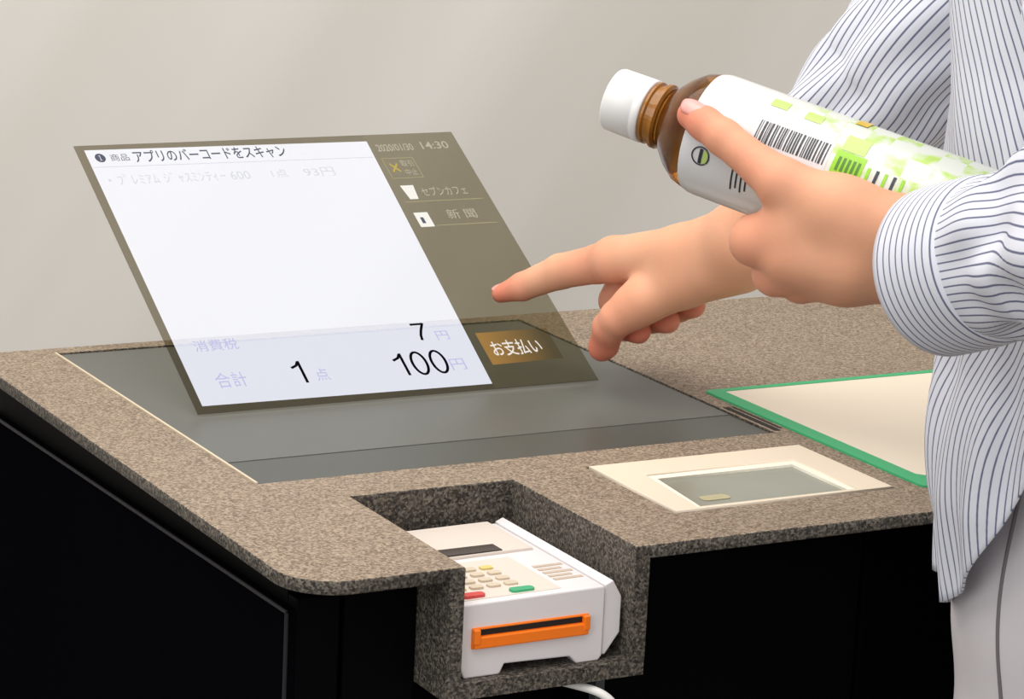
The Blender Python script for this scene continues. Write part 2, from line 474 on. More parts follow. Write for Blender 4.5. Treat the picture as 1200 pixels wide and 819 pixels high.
def pay_material():
    """amber button that the screen draws paler towards its right end"""
    m = light_mat('pay_button_amber', (176, 126, 54), 0.6, 0.75, (1, .93, .78)); nt = m.node_tree
    em = next(n for n in nt.nodes if n.type == 'EMISSION')
    tc = node(nt, 'ShaderNodeTexCoord'); sx = node(nt, 'ShaderNodeSeparateXYZ'); mr = node(nt, 'ShaderNodeMapRange')
    mr.inputs[1].default_value = 0.05; mr.inputs[2].default_value = 0.9; mr.inputs[3].default_value = 0.55; mr.inputs[4].default_value = 0.02
    nt.links.new(tc.outputs['Generated'], sx.inputs[0]); nt.links.new(sx.outputs[0], mr.inputs[0]); nt.links.new(mr.outputs[0], em.inputs[1])
    return m


M_cross = light_mat('cross_yellow', (214, 190, 96), 0.7)

pane = obj('pane', ppoly([(0, 0), (PW, 0), (PW, PH), (0, PH)], -0.4, 0.0), M_pane, panel)
scr = obj('sales_screen', pflat([(4.8, 6.0), (198.3, 4.2), (205.6, 240.0), (5.6, 242.0)], 0.35), M_scr, panel)
text('step_number', '❶', 10.2, 17.2, 229.0, 237.6, M_tgrey, scr, bold=0.01)
text('header_text', '商品', 20.5, 33.0, 229.6, 236.6, M_tgrey, scr)
text('header_text', 'アプリのバーコードをスキャン', 36.5, 143.0, 226.8, 239.2, M_tgrey, scr, bold=0.012)
obj('header_rule', pflat([(6.2, 224.0), (203.5, 222.6), (203.5, 223.3), (6.2, 224.7)], 0.8), M_tpale, scr)
text('item_text', '・ﾌﾟﾚﾐｱﾑ ｼﾞｬｽﾐﾝﾃｨｰ 600', 12.0, 109.5, 206.0, 216.5, M_tpale, scr)
text('item_count', '1点', 125.0, 136.0, 206.5, 215.0, M_tpale, scr)
text('item_price', '93円', 148.0, 170.0, 206.0, 215.0, M_tpale, scr)
text('tax_text', '消費税', 16.5, 45.0, 51.0, 60.8, M_tviol, scr)
stroke('tax_amount', [([(0, 1), (1, 1)], False), ([(1, 1.05), (.62, .6), (.42, .3), (.34, 0)], False)], 164.0, 173.0, 46.5, 61.0, 1.8, M_tdark, scr)
text('tax_unit', '円', 178.0, 186.5, 45.5, 53.5, M_tviol, scr)
text('total_text', '合計', 20.0, 40.0, 19.0, 32.0, M_tviol, scr)
stroke('total_count', one(0.5, 1.0), 71.5, 77.5, 17.8, 36.8, 1.9, M_tdark, scr)
text('count_unit', '点', 85.0, 93.5, 18.5, 29.0, M_tviol, scr)
stroke('total_amount', one(0.09, 0.18) + [oval(.48, .27), oval(.86, .27)], 140.0, 175.0, 16.8, 36.4, 1.9, M_tdark, scr)
text('amount_unit', '円', 177.0, 187.0, 18.0, 28.0, M_tviol, scr)

side = obj('button_strip', pflat([(198.4, 0.2), (272.7, 0.2), (272.7, 246.8), (205.8, 246.8)], 0.30), light_mat('strip_glow', (150, 150, 110), 0.06, 1.0), panel)
text('date_text', '2020/01/30', 209.8, 237.0, 228.4, 235.6, M_tdim, side, bold=0.01)
text('clock_text', '14:30', 243.5, 264.0, 229.0, 236.6, M_tdim, side, bold=0.01)


def frame_rect(name, u0, u1, v0, v1, t, mat, parent):
    bm = bmesh.new()
    o_ = [bm.verts.new(pp(u, v, 0.7)) for u, v in ((u0, v0), (u1, v0), (u1, v1), (u0, v1))]
    i_ = [bm.verts.new(pp(u, v, 0.7)) for u, v in ((u0 + t, v0 + t), (u1 - t, v0 + t), (u1 - t, v1 - t), (u0 + t, v1 - t))]
    for k in range(4):
        bm.faces.new((o_[k], o_[(k + 1) % 4], i_[(k + 1) % 4], i_[k]))
    return obj(name, bm, mat, parent)


frame_rect('cancel_button', 209.0, 232.5, 200.5, 221.5, 0.6, M_line, side)
text('cancel_icon', '×', 212.0, 218.5, 206.5, 216.0, M_cross, side)
text('cancel_text', '取引', 221.0, 230.0, 212.0, 218.5, M_tdim, side)
text('cancel_text', '中止', 221.0, 230.0, 203.0, 209.5, M_tdim, side)
obj('cup_icon', ppoly([(213.5, 179.3), (219.5, 179.3), (221.0, 193.0), (211.5, 193.0)], 0.5, 0.8), M_twhite, side)
text('coffee_text', 'セブンカフェ', 224.5, 258.0, 181.5, 190.5, M_tdim, side)
obj('button_rule', pflat([(208.5, 176.2), (267.0, 176.2), (267.0, 176.9), (208.5, 176.9)], 0.7), M_line, side)
obj('paper_icon', ppoly([(210.0, 151.5), (220.0, 151.5), (220.0, 165.5), (210.0, 165.5)], 0.5, 0.8), M_twhite, side)
obj('paper_icon_picture', pflat([(212.5, 154.5), (215.0, 154.5), (215.0, 160.5), (212.5, 160.5)], 1.0), M_tgrey, side)
text('newspaper_text', '新 聞', 233.5, 255.0, 157.5, 167.0, M_tdim, side)
obj('button_rule', pflat([(221.5, 151.8), (267.0, 151.8), (267.0, 152.5), (221.5, 152.5)], 0.7), M_line, side)
obj('pay_button', pflat([(205.6, 20.2), (257.0, 21.2), (257.0, 49.4), (205.6, 49.4)], 0.6), pay_material(), side)
text('pay_text', 'お支払い', 210.8, 246.0, 27.0, 41.0, M_twhite, side, bold=0.01)

# ------------------------------------------------------------------ tea bottle
BA = at(718, 115, 1.372); BB = at(1171, 281, 1.300)
ax = Vector(BB - BA).normalized()
BL_ = (Vector(BB) - Vector(BA)).length
camdir = (Vector(CAM) - Vector((BA + BB) / 2)).normalized()
e1 = (camdir - ax * camdir.dot(ax)).normalized(); e2 = ax.cross(e1)     # e1 towards the room, e2 across
Bo = Vector(BA)
if e2.z < 0:
    e2 = -e2
bottle = thing('tea_bottle', 'plastic tea bottle with white cap and white and green label held in a hand', 'bottle', tuple(BB))


def lathe(prof, seg=48, th0=0.0, th1=2 * math.pi, close=True, uv=False):
    bm = bmesh.new(); rings = []
    n = seg if close else seg + 1
    for s, r in prof:
        c = Bo + ax * s
        rings.append([bm.verts.new(c + (e1 * math.cos(th0 + (th1 - th0) * k / seg) + e2 * math.sin(th0 + (th1 - th0) * k / seg)) * r) for k in range(n)])
    lay = bm.loops.layers.uv.new('UVMap') if uv else None
    for j in range(len(rings) - 1):
        for k in range(seg):
            k2 = (k + 1) % n
            f = bm.faces.new((rings[j][k], rings[j][k2], rings[j + 1][k2], rings[j + 1][k]))
            if uv:
                for lp, (jj, kk) in zip(f.loops, ((j, k), (j, k + 1), (j + 1, k + 1), (j + 1, k))):
                    lp[lay].uv = (prof[jj][0] * 10, (th0 + (th1 - th0) * kk / seg) * 0.31)
    return bm, rings


def cap_ends(bm, rings, first=True, last=True):
    if first:
        bm.faces.new(rings[0][::-1])
    if last:
        bm.faces.new(rings[-1])
    bmesh.ops.recalc_face_normals(bm, faces=bm.faces)
    return bm


RB = 0.0292
m, nt, b = new_mat('amber_tea'); M_amber = m
b.inputs['Base Color'].default_value = (0.56, 0.17, 0.02, 1); b.inputs['Roughness'].default_value = 0.06
b.inputs['Transmission Weight'].default_value = 0.92; b.inputs['IOR'].default_value = 1.36
tc = node(nt, 'ShaderNodeTexCoord'); nz = node(nt, 'ShaderNodeTexNoise'); nz.inputs['Scale'].default_value = 70
nt.links.new(tc.outputs['Object'], nz.inputs['Vector'])
cr = node(nt, 'ShaderNodeValToRGB'); cr.color_ramp.elements[0].color = (0.72, 0.20, 0.02, 1); cr.color_ramp.elements[1].color = (0.97, 0.46, 0.08, 1)
cr.color_ramp.elements[0].position = 0.35; cr.color_ramp.elements[1].position = 0.65
nt.links.new(nz.outputs['Fac'], cr.inputs[0]); nt.links.new(cr.outputs[0], b.inputs['Base Color'])
M_tea = plain('dark_tea', (62, 30, 14), 0.3, 0.4, 60)
M_gold = plain('gold_neck_plastic', (148, 96, 36), 0.2, 0.45, 120)
M_cap = plain('white_cap', (226, 225, 224), 0.4, 0.02, 30)

bm, rg = lathe([(0.0195, 0.0128), (0.029, 0.0132), (0.0325, 0.0165), (0.038, 0.0225), (0.044, 0.0268), (0.050, RB - 0.0008), (0.058, RB - 0.0008), (BL_ - 0.006, RB - 0.0008), (BL_ - 0.001, RB - 0.004), (BL_, RB - 0.008)])
bbody = obj('bottle_body', cap_ends(bm, rg), M_amber, bottle, smooth=True)
bm, rg = lathe([(0.0305, 0.010), (0.0335, 0.0148), (0.0375, 0.0192), (0.0420, 0.0205), (0.0435, 0.0180)])
obj('tea', cap_ends(bm, rg), M_tea, bbody, smooth=True)
bm, rg = lathe([(0.0205, 0.0142), (0.0215, 0.0152), (0.0225, 0.0152), (0.0232, 0.0140), (0.0258, 0.0140), (0.0264, 0.0158), (0.0280, 0.0158), (0.0290, 0.0142)])
obj('neck_ring', cap_ends(bm, rg), M_gold, bottle, smooth=False)
bm, rg = lathe([(0.0, 0.0128), (0.0008, 0.0146), (0.002, 0.0152), (0.0158, 0.0154), (0.0162, 0.0150), (0.0166, 0.0154), (0.0200, 0.0154), (0.0203, 0.0148)], seg=60)
capo = obj('cap', cap_ends(bm, rg), M_cap, bottle, smooth=True)


def label_material():
    m, nt, b = new_mat('label_print')
    uv = node(nt, 'ShaderNodeUVMap'); sx = node(nt, 'ShaderNodeSeparateXYZ'); nt.links.new(uv.outputs[0], sx.inputs[0])
    ck = node(nt, 'ShaderNodeTexChecker'); ck.inputs['Scale'].default_value = 8.5
    nt.links.new(uv.outputs[0], ck.inputs['Vector'])
    nz = node(nt, 'ShaderNodeTexNoise'); nz.inputs['Scale'].default_value = 11; nt.links.new(uv.outputs[0], nz.inputs['Vector'])
    nr = node(nt, 'ShaderNodeMapRange'); nr.inputs[1].default_value = 0.42; nr.inputs[2].default_value = 0.62
    nt.links.new(nz.outputs['Fac'], nr.inputs[0])
    mr = node(nt, 'ShaderNodeMapRange'); mr.inputs[1].default_value = 0.72; mr.inputs[2].default_value = 1.15   # printed pattern grows denser to the base
    nt.links.new(sx.outputs[0], mr.inputs[0])
    mu = node(nt, 'ShaderNodeMath', operation='MULTIPLY'); nt.links.new(ck.outputs['Fac'], mu.inputs[0]); nt.links.new(mr.outputs[0], mu.inputs[1])
    mu2 = node(nt, 'ShaderNodeMath', operation='MULTIPLY'); nt.links.new(mu.outputs[0], mu2.inputs[0]); nt.links.new(nr.outputs[0], mu2.inputs[1])
    mx = node(nt, 'ShaderNodeMix', data_type='RGBA'); mx.inputs[6].default_value = s2l((206, 210, 202)); mx.inputs[7].default_value = s2l((172, 202, 98))
    nt.links.new(mu2.outputs[0], mx.inputs[0])
    mz = node(nt, 'ShaderNodeMix', data_type='RGBA'); mz.inputs[6].default_value = s2l((208, 209, 210))
    nt.links.new(mr.outputs[0], mz.inputs[0]); nt.links.new(mx.outputs[2], mz.inputs[7])
    nt.links.new(mz.outputs[2], b.inputs['Base Color']); b.inputs['Roughness'].default_value = 0.22
    return m


bm, rg = lathe([(0.0500, 0.0284), (0.0525, RB), (0.055, RB + 0.0002), (0.100, RB + 0.0002), (BL_ - 0.008, RB + 0.0002)], seg=64, uv=True)
lab = obj('label', bm, label_material(), bottle, smooth=True)


def patch(name, s0, s1, t0, t1, mat, lift=0.0004, seg=6):
    bm, rg = lathe([(s0, RB + lift), (s1, RB + lift)], seg=seg, th0=math.radians(t0), th1=math.radians(t1), close=False)
    return obj(name, bm, mat, lab)


M_ink = plain('label_black_ink', (42, 46, 52), 0.4)
M_lgreen = plain('label_bright_green', (140, 196, 30), 0.3, 0.15, 300)
M_lpale = plain('label_pale_green', (178, 206, 112), 0.3)
M_lwhite = plain('label_white_patch', (212, 212, 214), 0.3)
M_lgold = plain('label_gold', (206, 172, 40), 0.25, 0.2, 80)
rnd = random.Random(4)
patch('barcode_ground', 0.081, 0.1190, 3, 33, M_lwhite, 0.0003)
s = 0.0825
while s < 0.117:
    wd = rnd.choice((0.0003, 0.0005, 0.0008, 0.0011))
    patch('barcode_bar', s, min(s + wd, 0.1175), 8, 29, M_ink, 0.0005, 4); s += wd + rnd.choice((0.0004, 0.0006, 0.0009))
patch('green_panel', 0.1215, 0.1360, 2, 27, M_lgreen)
patch('green_panel', 0.1225, 0.1340, 28, 46, M_lpale)
for k in range(5):
    patch('green_panel_text', 0.1235 + k * 0.0024, 0.1248 + k * 0.0024, 8, 21, plain('dark_green_ink', (70, 120, 20), 0.4) if k == 0 else bpy.data.materials['dark_green_ink'], 0.0006, 3)
patch('top_square', 0.0815, 0.0900, 48, 60, M_lpale); patch('top_square', 0.0990, 0.1075, 46, 58, M_lpale)
patch('gold_mark', 0.1205, 0.1265, 66, 92, M_lgold, 0.0006)
for k in range(5):
    patch('small_print', 0.138 + 0.0042 * k, 0.1395 + 0.0042 * k, -2 + 3 * (k % 2), 20, M_ink if k % 2 else M_lgreen, 0.0005, 3)
for k in range(4):
    patch('small_print', 0.0775 + 0.0024 * k, 0.0783 + 0.0024 * k, -44 + 3 * (k % 2), -20, M_ink, 0.0005, 4)
# round recycling style mark: a ring with a bar
bm = bmesh.new(); cs, ct = 0.0610, math.radians(-22); ring = []
for k in range(24):
    a = 2 * math.pi * k / 24
    for rr in (0.0046, 0.0039):
        s_, t_ = cs + rr * math.cos(a), ct + rr * math.sin(a) / RB
        ring.append(bm.verts.new(Bo + ax * s_ + (e1 * math.cos(t_) + e2 * math.sin(t_)) * (RB + 0.0005)))
for k in range(24):
    i, j = 2 * k, 2 * ((k + 1) % 24)
    bm.faces.new((ring[i], ring[j], ring[j + 1], ring[i + 1]))
obj('round_mark', bm, M_ink, lab)
patch('round_mark_bar', 0.0602, 0.0618, -29, -15, M_ink, 0.0006, 4)
patch('round_mark_half', 0.0621, 0.0645, -28, -16, M_lpale, 0.0005, 4)


# ------------------------------------------------------------------ person: one continuous body grown from a distance field
def cone(P, a, b, ra, rb):
    a = np.asarray(a); b = np.asarray(b); ba = b - a
    t = np.clip(((P - a) @ ba) / max(ba @ ba, 1e-12), 0, 1)
    return np.linalg.norm(P - a - t[:, None] * ba, axis=1) - (ra + t * (rb - ra))


def smin(a, b, k):
    h = np.maximum(k - np.abs(a - b), 0) / k
    return np.minimum(a, b) - h * h * k * 0.25


def chain(P, pts, k):
    d = None
    for (a, ra), (b, rb) in zip(pts[:-1], pts[1:]):
        c = cone(P, a, b, ra, rb); d = c if d is None else smin(d, c, k)
    return d


def J(px, py, dep, rpx):
    """joint: where it stands and its thickness"""
    return (at(px, py, dep), rpx / F_PX * dep)


# left hand (holds the bottle)
HL = 1.290
L_palm = [[J(1075, 278, HL, 38), J(1000, 262, HL + .002, 42), J(930, 258, HL + .010, 34)],
          [J(1075, 316, HL + .006, 36), J(1000, 308, HL + .006, 42), J(930, 298, HL + .014, 40)],
          [J(1060, 322, HL + .018, 30), J(990, 322, HL + .018, 33), J(945, 320, HL + .026, 30)],
          [J(1055, 276, HL - .002, 34), J(980, 240, HL - .002, 33), J(915, 213, HL + .005, 27)]]
L_fing = [[J(915, 213, HL + .005, 27), J(893, 197, HL + .011, 24), J(848, 161, HL + .021, 21.5), J(826, 145, HL + .028, 20), J(810, 135, HL + .034, 17)],
          [J(930, 268, HL + .012, 33), J(885, 282, HL + .020, 30), J(884, 290, HL + .052, 22), J(880, 268, HL + .094, 18)],
          [J(940, 302, HL + .018, 32), J(909, 320, HL + .027, 27), J(908, 316, HL + .062, 21), J(904, 294, HL + .10, 18)],
          [J(955, 318, HL + .024, 29), J(938, 330, HL + .030, 24), J(925, 324, HL + .066, 20), J(925, 304, HL + .098, 17)],
          [J(980, 324, HL + .024, 27), J(968, 333, HL + .032, 21), J(955, 330, HL + .060, 17), J(955, 318, HL + .088, 15)]]
# right hand (points at the picture)
HR = 1.800
R_palm = [[J(872, 278, HR - .075, 40), J(800, 298, HR - .045, 34), J(722, 304, HR - .008, 27)],
          [J(872, 290, HR - .070, 40), J(805, 312, HR - .034, 34), J(742, 314, HR + .012, 26)],
          [J(868, 300, HR - .062, 36), J(810, 320, HR - .020, 30), J(765, 326, HR + .026, 25)],
          [J(862, 306, HR - .068, 36), J(800, 330, HR - .045, 30), J(745, 360, HR - .034, 25)]]
R_fing = [[J(718, 305, HR - .008, 26), J(702, 309, HR + .004, 23), J(657, 318, HR + .026, 20.5), J(612, 336, HR + .044, 16.5), J(587, 344, HR + .0515, 11)],
          [J(750, 352, HR - .036, 26), J(724, 373, HR - .030, 21.5), J(714, 384, HR - .022, 19.5), J(708, 404, HR - .010, 17), J(705, 408, HR - .008, 15.5)],
          [J(740, 318, HR + .014, 24), J(722, 352, HR + .026, 20), J(733, 382, HR + .006, 17), J(748, 388, HR - .014, 15)],
          [J(762, 328, HR + .028, 23), J(750, 356, HR + .036, 19), J(764, 373, HR + .008, 17), J(782, 376, HR - .014, 15)],
          [J(785, 332, HR + .036, 21), J(785, 356, HR + .036, 17), J(796, 360, HR + .010, 17), J(812, 358, HR - .012, 15)]]
shL = np.array([0.262, -0.352, 0.490]); shR = np.array([0.520, -0.225, 0.490])
elL = at(1385, 262, 1.135); elR = at(1105, 40, 1.625)
L_arm = [(shL, .040), (elL, .030), (at(1260, 287, HL - .085), .026), (at(1166, 298, HL - .040), .0215), (at(1085, 295, HL), .0205)]
R_arm = [(shR, .042), (elR, .036), (at(985, 178, 1.675), .031), (at(880, 278, HR - .085), .0225)]
chest = [(shL, .042), (np.array([0.385, -0.285, 0.500]), .075), (shR, .042)]
neck = [(np.array([0.385, -0.285, 0.500]), .060), (np.array([0.378, -0.268, 0.600]), .050)]


def hand(P, palm, fing, arm):
    d = chain(P, arm, .02)
    J_ = np.array([q[0] for c in palm + fing for q in c])
    near = np.where(((P > J_.min(0) - .06) & (P < J_.max(0) + .06)).all(1))[0]
    if len(near) == 0:
        return d
    Q = P[near]; h = None
    for c in palm:
        e = chain(Q, c, .006); h = e if h is None else smin(h, e, .010)
    h = smin(h, d[near], .016)
    fs = None
    for c in fing:
        e = chain(Q, c, .0025); fs = e if fs is None else smin(fs, e, .0014)
    d[near] = smin(h, fs, .0055)
    return d


def body_sdf(P):
    a = hand(P, L_palm, L_fing, L_arm); b = hand(P, R_palm, R_fing, R_arm)
    c = smin(chain(P, chest, .05), chain(P, neck, .03), .03)
    return smin(smin(a, c, .04), smin(b, c, .04), .002)


def grow(sdf, lo, hi, res, levels):
    """surface net on an adaptively refined set of cells"""
    lo = np.asarray(lo, float); size = res * 2 ** levels
    n = np.ceil((np.asarray(hi) - lo) / size).astype(int)
    g = np.stack(np.meshgrid(*[np.arange(k) for k in n], indexing='ij'), -1).reshape(-1, 3)
    for lv in range(levels, -1, -1):
        h = res * 2 ** lv
        d = sdf(lo + (g + 0.5) * h)
        g = g[np.abs(d) < h * 1.0 + 0.004 * (lv > 0)]
        if lv:
            off = np.stack(np.meshgrid([0, 1], [0, 1], [0, 1], indexing='ij'), -1).reshape(-1, 3)
            g = (g[:, None, :] * 2 + off[None]).reshape(-1, 3)
    BIG = 1 << 20
    key = lambda q: (q[..., 0].astype(np.int64) * BIG + q[..., 1]) * BIG + q[..., 2]
    corners = np.stack(np.meshgrid([0, 1], [0, 1], [0, 1], indexing='ij'), -1).reshape(-1, 3)
    cc = g[:, None, :] + corners[None]
    uk, first, inv = np.unique(key(cc).reshape(-1), return_index=True, return_inverse=True)
    cp = cc.reshape(-1, 3)[first]; val = sdf(lo + cp * res); V = val[inv.reshape(-1)].reshape(-1, 8)
    ins = V < 0; act = ins.any(1) & ~ins.all(1)
    g = g[act]; V = V[act]; ins = ins[act]
    acc = np.zeros((len(g), 3)); cnt = np.zeros(len(g))
    for i in range(8):
        for j in range(i + 1, 8):
            if np.abs(corners[i] - corners[j]).sum() == 1:
                x = ins[:, i] != ins[:, j]; t = np.where(x, V[:, i] / np.where(x, V[:, i] - V[:, j], 1), 0)
                acc += np.where(x[:, None], corners[i] + t[:, None] * (corners[j] - corners[i]), 0); cnt += x
    verts = lo + (g + acc / cnt[:, None]) * res
    gk = key(g); order = np.argsort(gk); gs = gk[order]

    def find(q):
        k = key(q); i = np.clip(np.searchsorted(gs, k), 0, len(gs) - 1)
        return np.where(gs[i] == k, order[i], -1)
    faces = []
    for axis in range(3):
        e = np.zeros(3, int); e[axis] = 1; b1, b2 = (axis + 1) % 3, (axis + 2) % 3
        ci = int(np.where((corners == e).all(1))[0][0])
        x = ins[:, 0] != ins[:, ci]; q = g[x]; fl_ = ins[x, 0]
        o1 = np.zeros(3, int); o1[b1] = 1; o2 = np.zeros(3, int); o2[b2] = 1
        idx = np.stack([find(q), find(q - o1), find(q - o1 - o2), find(q - o2)], 1)
        ok = (idx >= 0).all(1); idx = idx[ok]; fl_ = fl_[ok]
        idx[~fl_] = idx[~fl_][:, ::-1]
        faces.append(idx)
    return verts, np.concatenate(faces)


bl = np.array([-.02, -.62, -.06]); bh = np.array([.66, .26, .68])
verts, faces = grow(body_sdf, bl, bh, 0.0015, 5)
me = bpy.data.meshes.new('body'); me.from_pydata(verts.tolist(), [], faces.tolist()); me.update()
for _ in range(1):
    pass
tips = np.array([c[-1][0] for c in L_fing + R_fing]); knk = np.array([c[1][0] for c in L_fing + R_fing] + [R_fing[1][2][0]])
near_tip = np.min(np.linalg.norm(verts[:, None, :] - tips[None], axis=2), axis=1)
near_knk = np.min(np.linalg.norm(verts[:, None, :] - knk[None], axis=2), axis=1)
blush = np.clip(1 - near_tip / 0.032, 0, 1) ** 1.2 + 0.4 * np.clip(1 - near_knk / 0.034, 0, 1)
blush = np.clip(blush, 0, 1)
at_ = me.attributes.new('blush', 'FLOAT', 'POINT'); at_.data.foreach_set('value', blush.astype(np.float32))

m, nt, b = new_mat('skin'); M_skin = m
tc = node(nt, 'ShaderNodeTexCoord'); nz = node(nt, 'ShaderNodeTexNoise'); nz.inputs['Scale'].default_value = 45; nz.inputs['Detail'].default_value = 4
nt.links.new(tc.outputs['Object'], nz.inputs['Vector'])
atn = node(nt, 'ShaderNodeAttribute', attribute_name='blush')
mx = node(nt, 'ShaderNodeMix', data_type='RGBA'); mx.inputs[6].default_value = s2l((216, 156, 122)); mx.inputs[7].default_value = s2l((224, 169, 138))
nt.links.new(nz.outputs['Fac'], mx.inputs[0])
m2 = node(nt, 'ShaderNodeMix', data_type='RGBA'); m2.inputs[7].default_value = s2l((212, 118, 96))
nt.links.new(atn.outputs['Fac'], m2.inputs[0]); nt.links.new(mx.outputs[2], m2.inputs[6]); nt.links.new(m2.outputs[2], b.inputs['Base Color'])
b.inputs['Specular IOR Level'].default_value = 0.22
b.inputs['Roughness'].default_value = 0.55; b.inputs['Subsurface Weight'].default_value = 0.18
b.inputs['Subsurface Radius'].default_value = (0.010, 0.004, 0.002); b.inputs['Subsurface Scale'].default_value = 0.5
n3 = node(nt, 'ShaderNodeTexNoise'); n3.inputs['Scale'].default_value = 420; nt.links.new(tc.outputs['Object'], n3.inputs['Vector'])
bp = node(nt, 'ShaderNodeBump'); bp.inputs['Strength'].default_value = 0.12; bp.inputs['Distance'].default_value = 0.0006
nt.links.new(n3.outputs['Fac'], bp.inputs['Height']); nt.links.new(bp.outputs[0], b.inputs['Normal'])
M_nail = plain('nail', (236, 160, 152), 0.22, 0.03, 40)

person = thing('person', 'person in striped white shirt and pale trousers holding a bottle and pointing', 'person', (0.39, -0.30, -Z0))
body = obj('body', me, M_skin, person, smooth=True)


def nail(center, fwd, up, ln, wd):
    """a curved nail plate"""
    f = Vector(fwd).normalized(); u = Vector(up); u = (u - f * u.dot(f)).normalized(); s = f.cross(u)
    bm = bmesh.new(); nu, nv = 8, 8; grid = []
    for i in range(nu + 1):
        row = []
        for j in range(nv + 1):
            a = -1 + 2 * i / nu; c = -1 + 2 * j / nv
            k = math.sqrt(max(0, 1 - 0.55 * c ** 4)) if c > 0 else math.sqrt(max(0, 1 - 0.25 * c ** 4))
            row.append(bm.verts.new(Vector(center) + f * (c * ln / 2) * (1 - 0.18 * a * a) + s * (a * wd / 2 * k) + u * (-0.30 * wd * (a * k) ** 2 - 0.10 * ln * c * c * (c > 0))))
        grid.append(row)
    for i in range(nu):
        for j in range(nv):
            bm.faces.new((grid[i][j], grid[i + 1][j], grid[i + 1][j + 1], grid[i][j + 1]))
    bmesh.ops.recalc_face_normals(bm, faces=bm.faces)
    o = obj('nail', bm, M_nail, body, smooth=True)
    sm = o.modifiers.new('thick', 'SOLIDIFY'); sm.thickness = 0.0006
    return o


t0, t1 = L_fing[0][-1][0], L_fing[0][-2][0]
fw = t0 - t1
upv = -D_ * 0.75 + U_ * 0.65 + R_ * 0.1
upv = upv - fw * (upv @ fw) / (fw @ fw); upv /= np.linalg.norm(upv)
nail(t0 + fw * -0.30 + upv * 0.0082, fw, upv, 0.0145, 0.0112)
t0, t1 = R_fing[0][-1][0], R_fing[0][-2][0]; fw = t0 - t1
upv = U_ * 0.9 - D_ * 0.25; upv = upv - fw * (upv @ fw) / (fw @ fw); upv /= np.linalg.norm(upv)
nail(t0 + fw * -0.05 + upv * 0.0064, fw, upv, 0.0115, 0.0090)


# ------------------------------------------------------------------ clothes
def stripe_mat(name, along='u', period=0.0052, wobble=0.0):
    m, nt, b = new_mat(name)
    uv = node(nt, 'ShaderNodeUVMap'); sx = node(nt, 'ShaderNodeSeparateXYZ'); nt.links.new(uv.outputs[0], sx.inputs[0])
    dv = node(nt, 'ShaderNodeMath', operation='DIVIDE'); dv.inputs[1].default_value = period
    nt.links.new(sx.outputs[0 if along == 'u' else 1], dv.inputs[0])
    frc = node(nt, 'ShaderNodeMath', operation='FRACT'); nt.links.new(dv.outputs[0], frc.inputs[0])
    sb = node(nt, 'ShaderNodeMath', operation='SUBTRACT'); sb.inputs[1].default_value = 0.5; nt.links.new(frc.outputs[0], sb.inputs[0])
    ab = node(nt, 'ShaderNodeMath', operation='ABSOLUTE'); nt.links.new(sb.outputs[0], ab.inputs[0])
    mr = node(nt, 'ShaderNodeMapRange', interpolation_type='SMOOTHSTEP'); mr.inputs[1].default_value = 0.15; mr.inputs[2].default_value = 0.05
    nt.links.new(ab.outputs[0], mr.inputs[0])
    tc = node(nt, 'ShaderNodeTexCoord'); nz = node(nt, 'ShaderNodeTexNoise'); nz.inputs['Scale'].default_value = 900
    nt.links.new(tc.outputs['Object'], nz.inputs['Vector'])
    mx = node(nt, 'ShaderNodeMix', data_type='RGBA'); mx.inputs[6].default_value = s2l((216, 218, 228)); mx.inputs[7].default_value = s2l((104, 108, 134))
    nt.links.new(mr.outputs[0], mx.inputs[0]); nt.links.new(mx.outputs[2], b.inputs['Base Color'])
    b.inputs['Roughness'].default_value = 0.8; b.inputs['Specular IOR Level'].default_value = 0.15
    bp = node(nt, 'ShaderNodeBump'); bp.inputs['Strength'].default_value = 0.15; bp.inputs['Distance'].default_value = 0.0004
    nt.links.new(nz.outputs['Fac'], bp.inputs['Height']); nt.links.new(bp.outputs[0], b.inputs['Normal'])
    return m


M_shirt = stripe_mat('striped_shirt_cloth'); M_trunk = stripe_mat('striped_trunk_cloth', 'u', 0.0078); M_cuff = stripe_mat('striped_cuff_cloth', 'v', 0.0044)


def catmull(pts, n):
    P = [np.asarray(p, float) for p in pts]; P = [2 * P[0] - P[1]] + P + [2 * P[-1] - P[-2]]
    out = []; segs = len(P) - 3
    for k in range(n + 1):
        t = k / n * segs; i = min(int(t), segs - 1); t -= i
        a, b, c, d = P[i:i + 4]
        out.append(0.5 * (2 * b + (c - a) * t + (2 * a - 5 * b + 4 * c - d) * t * t + (3 * b - a - 3 * c + d) * t ** 3))
    return np.array(out)


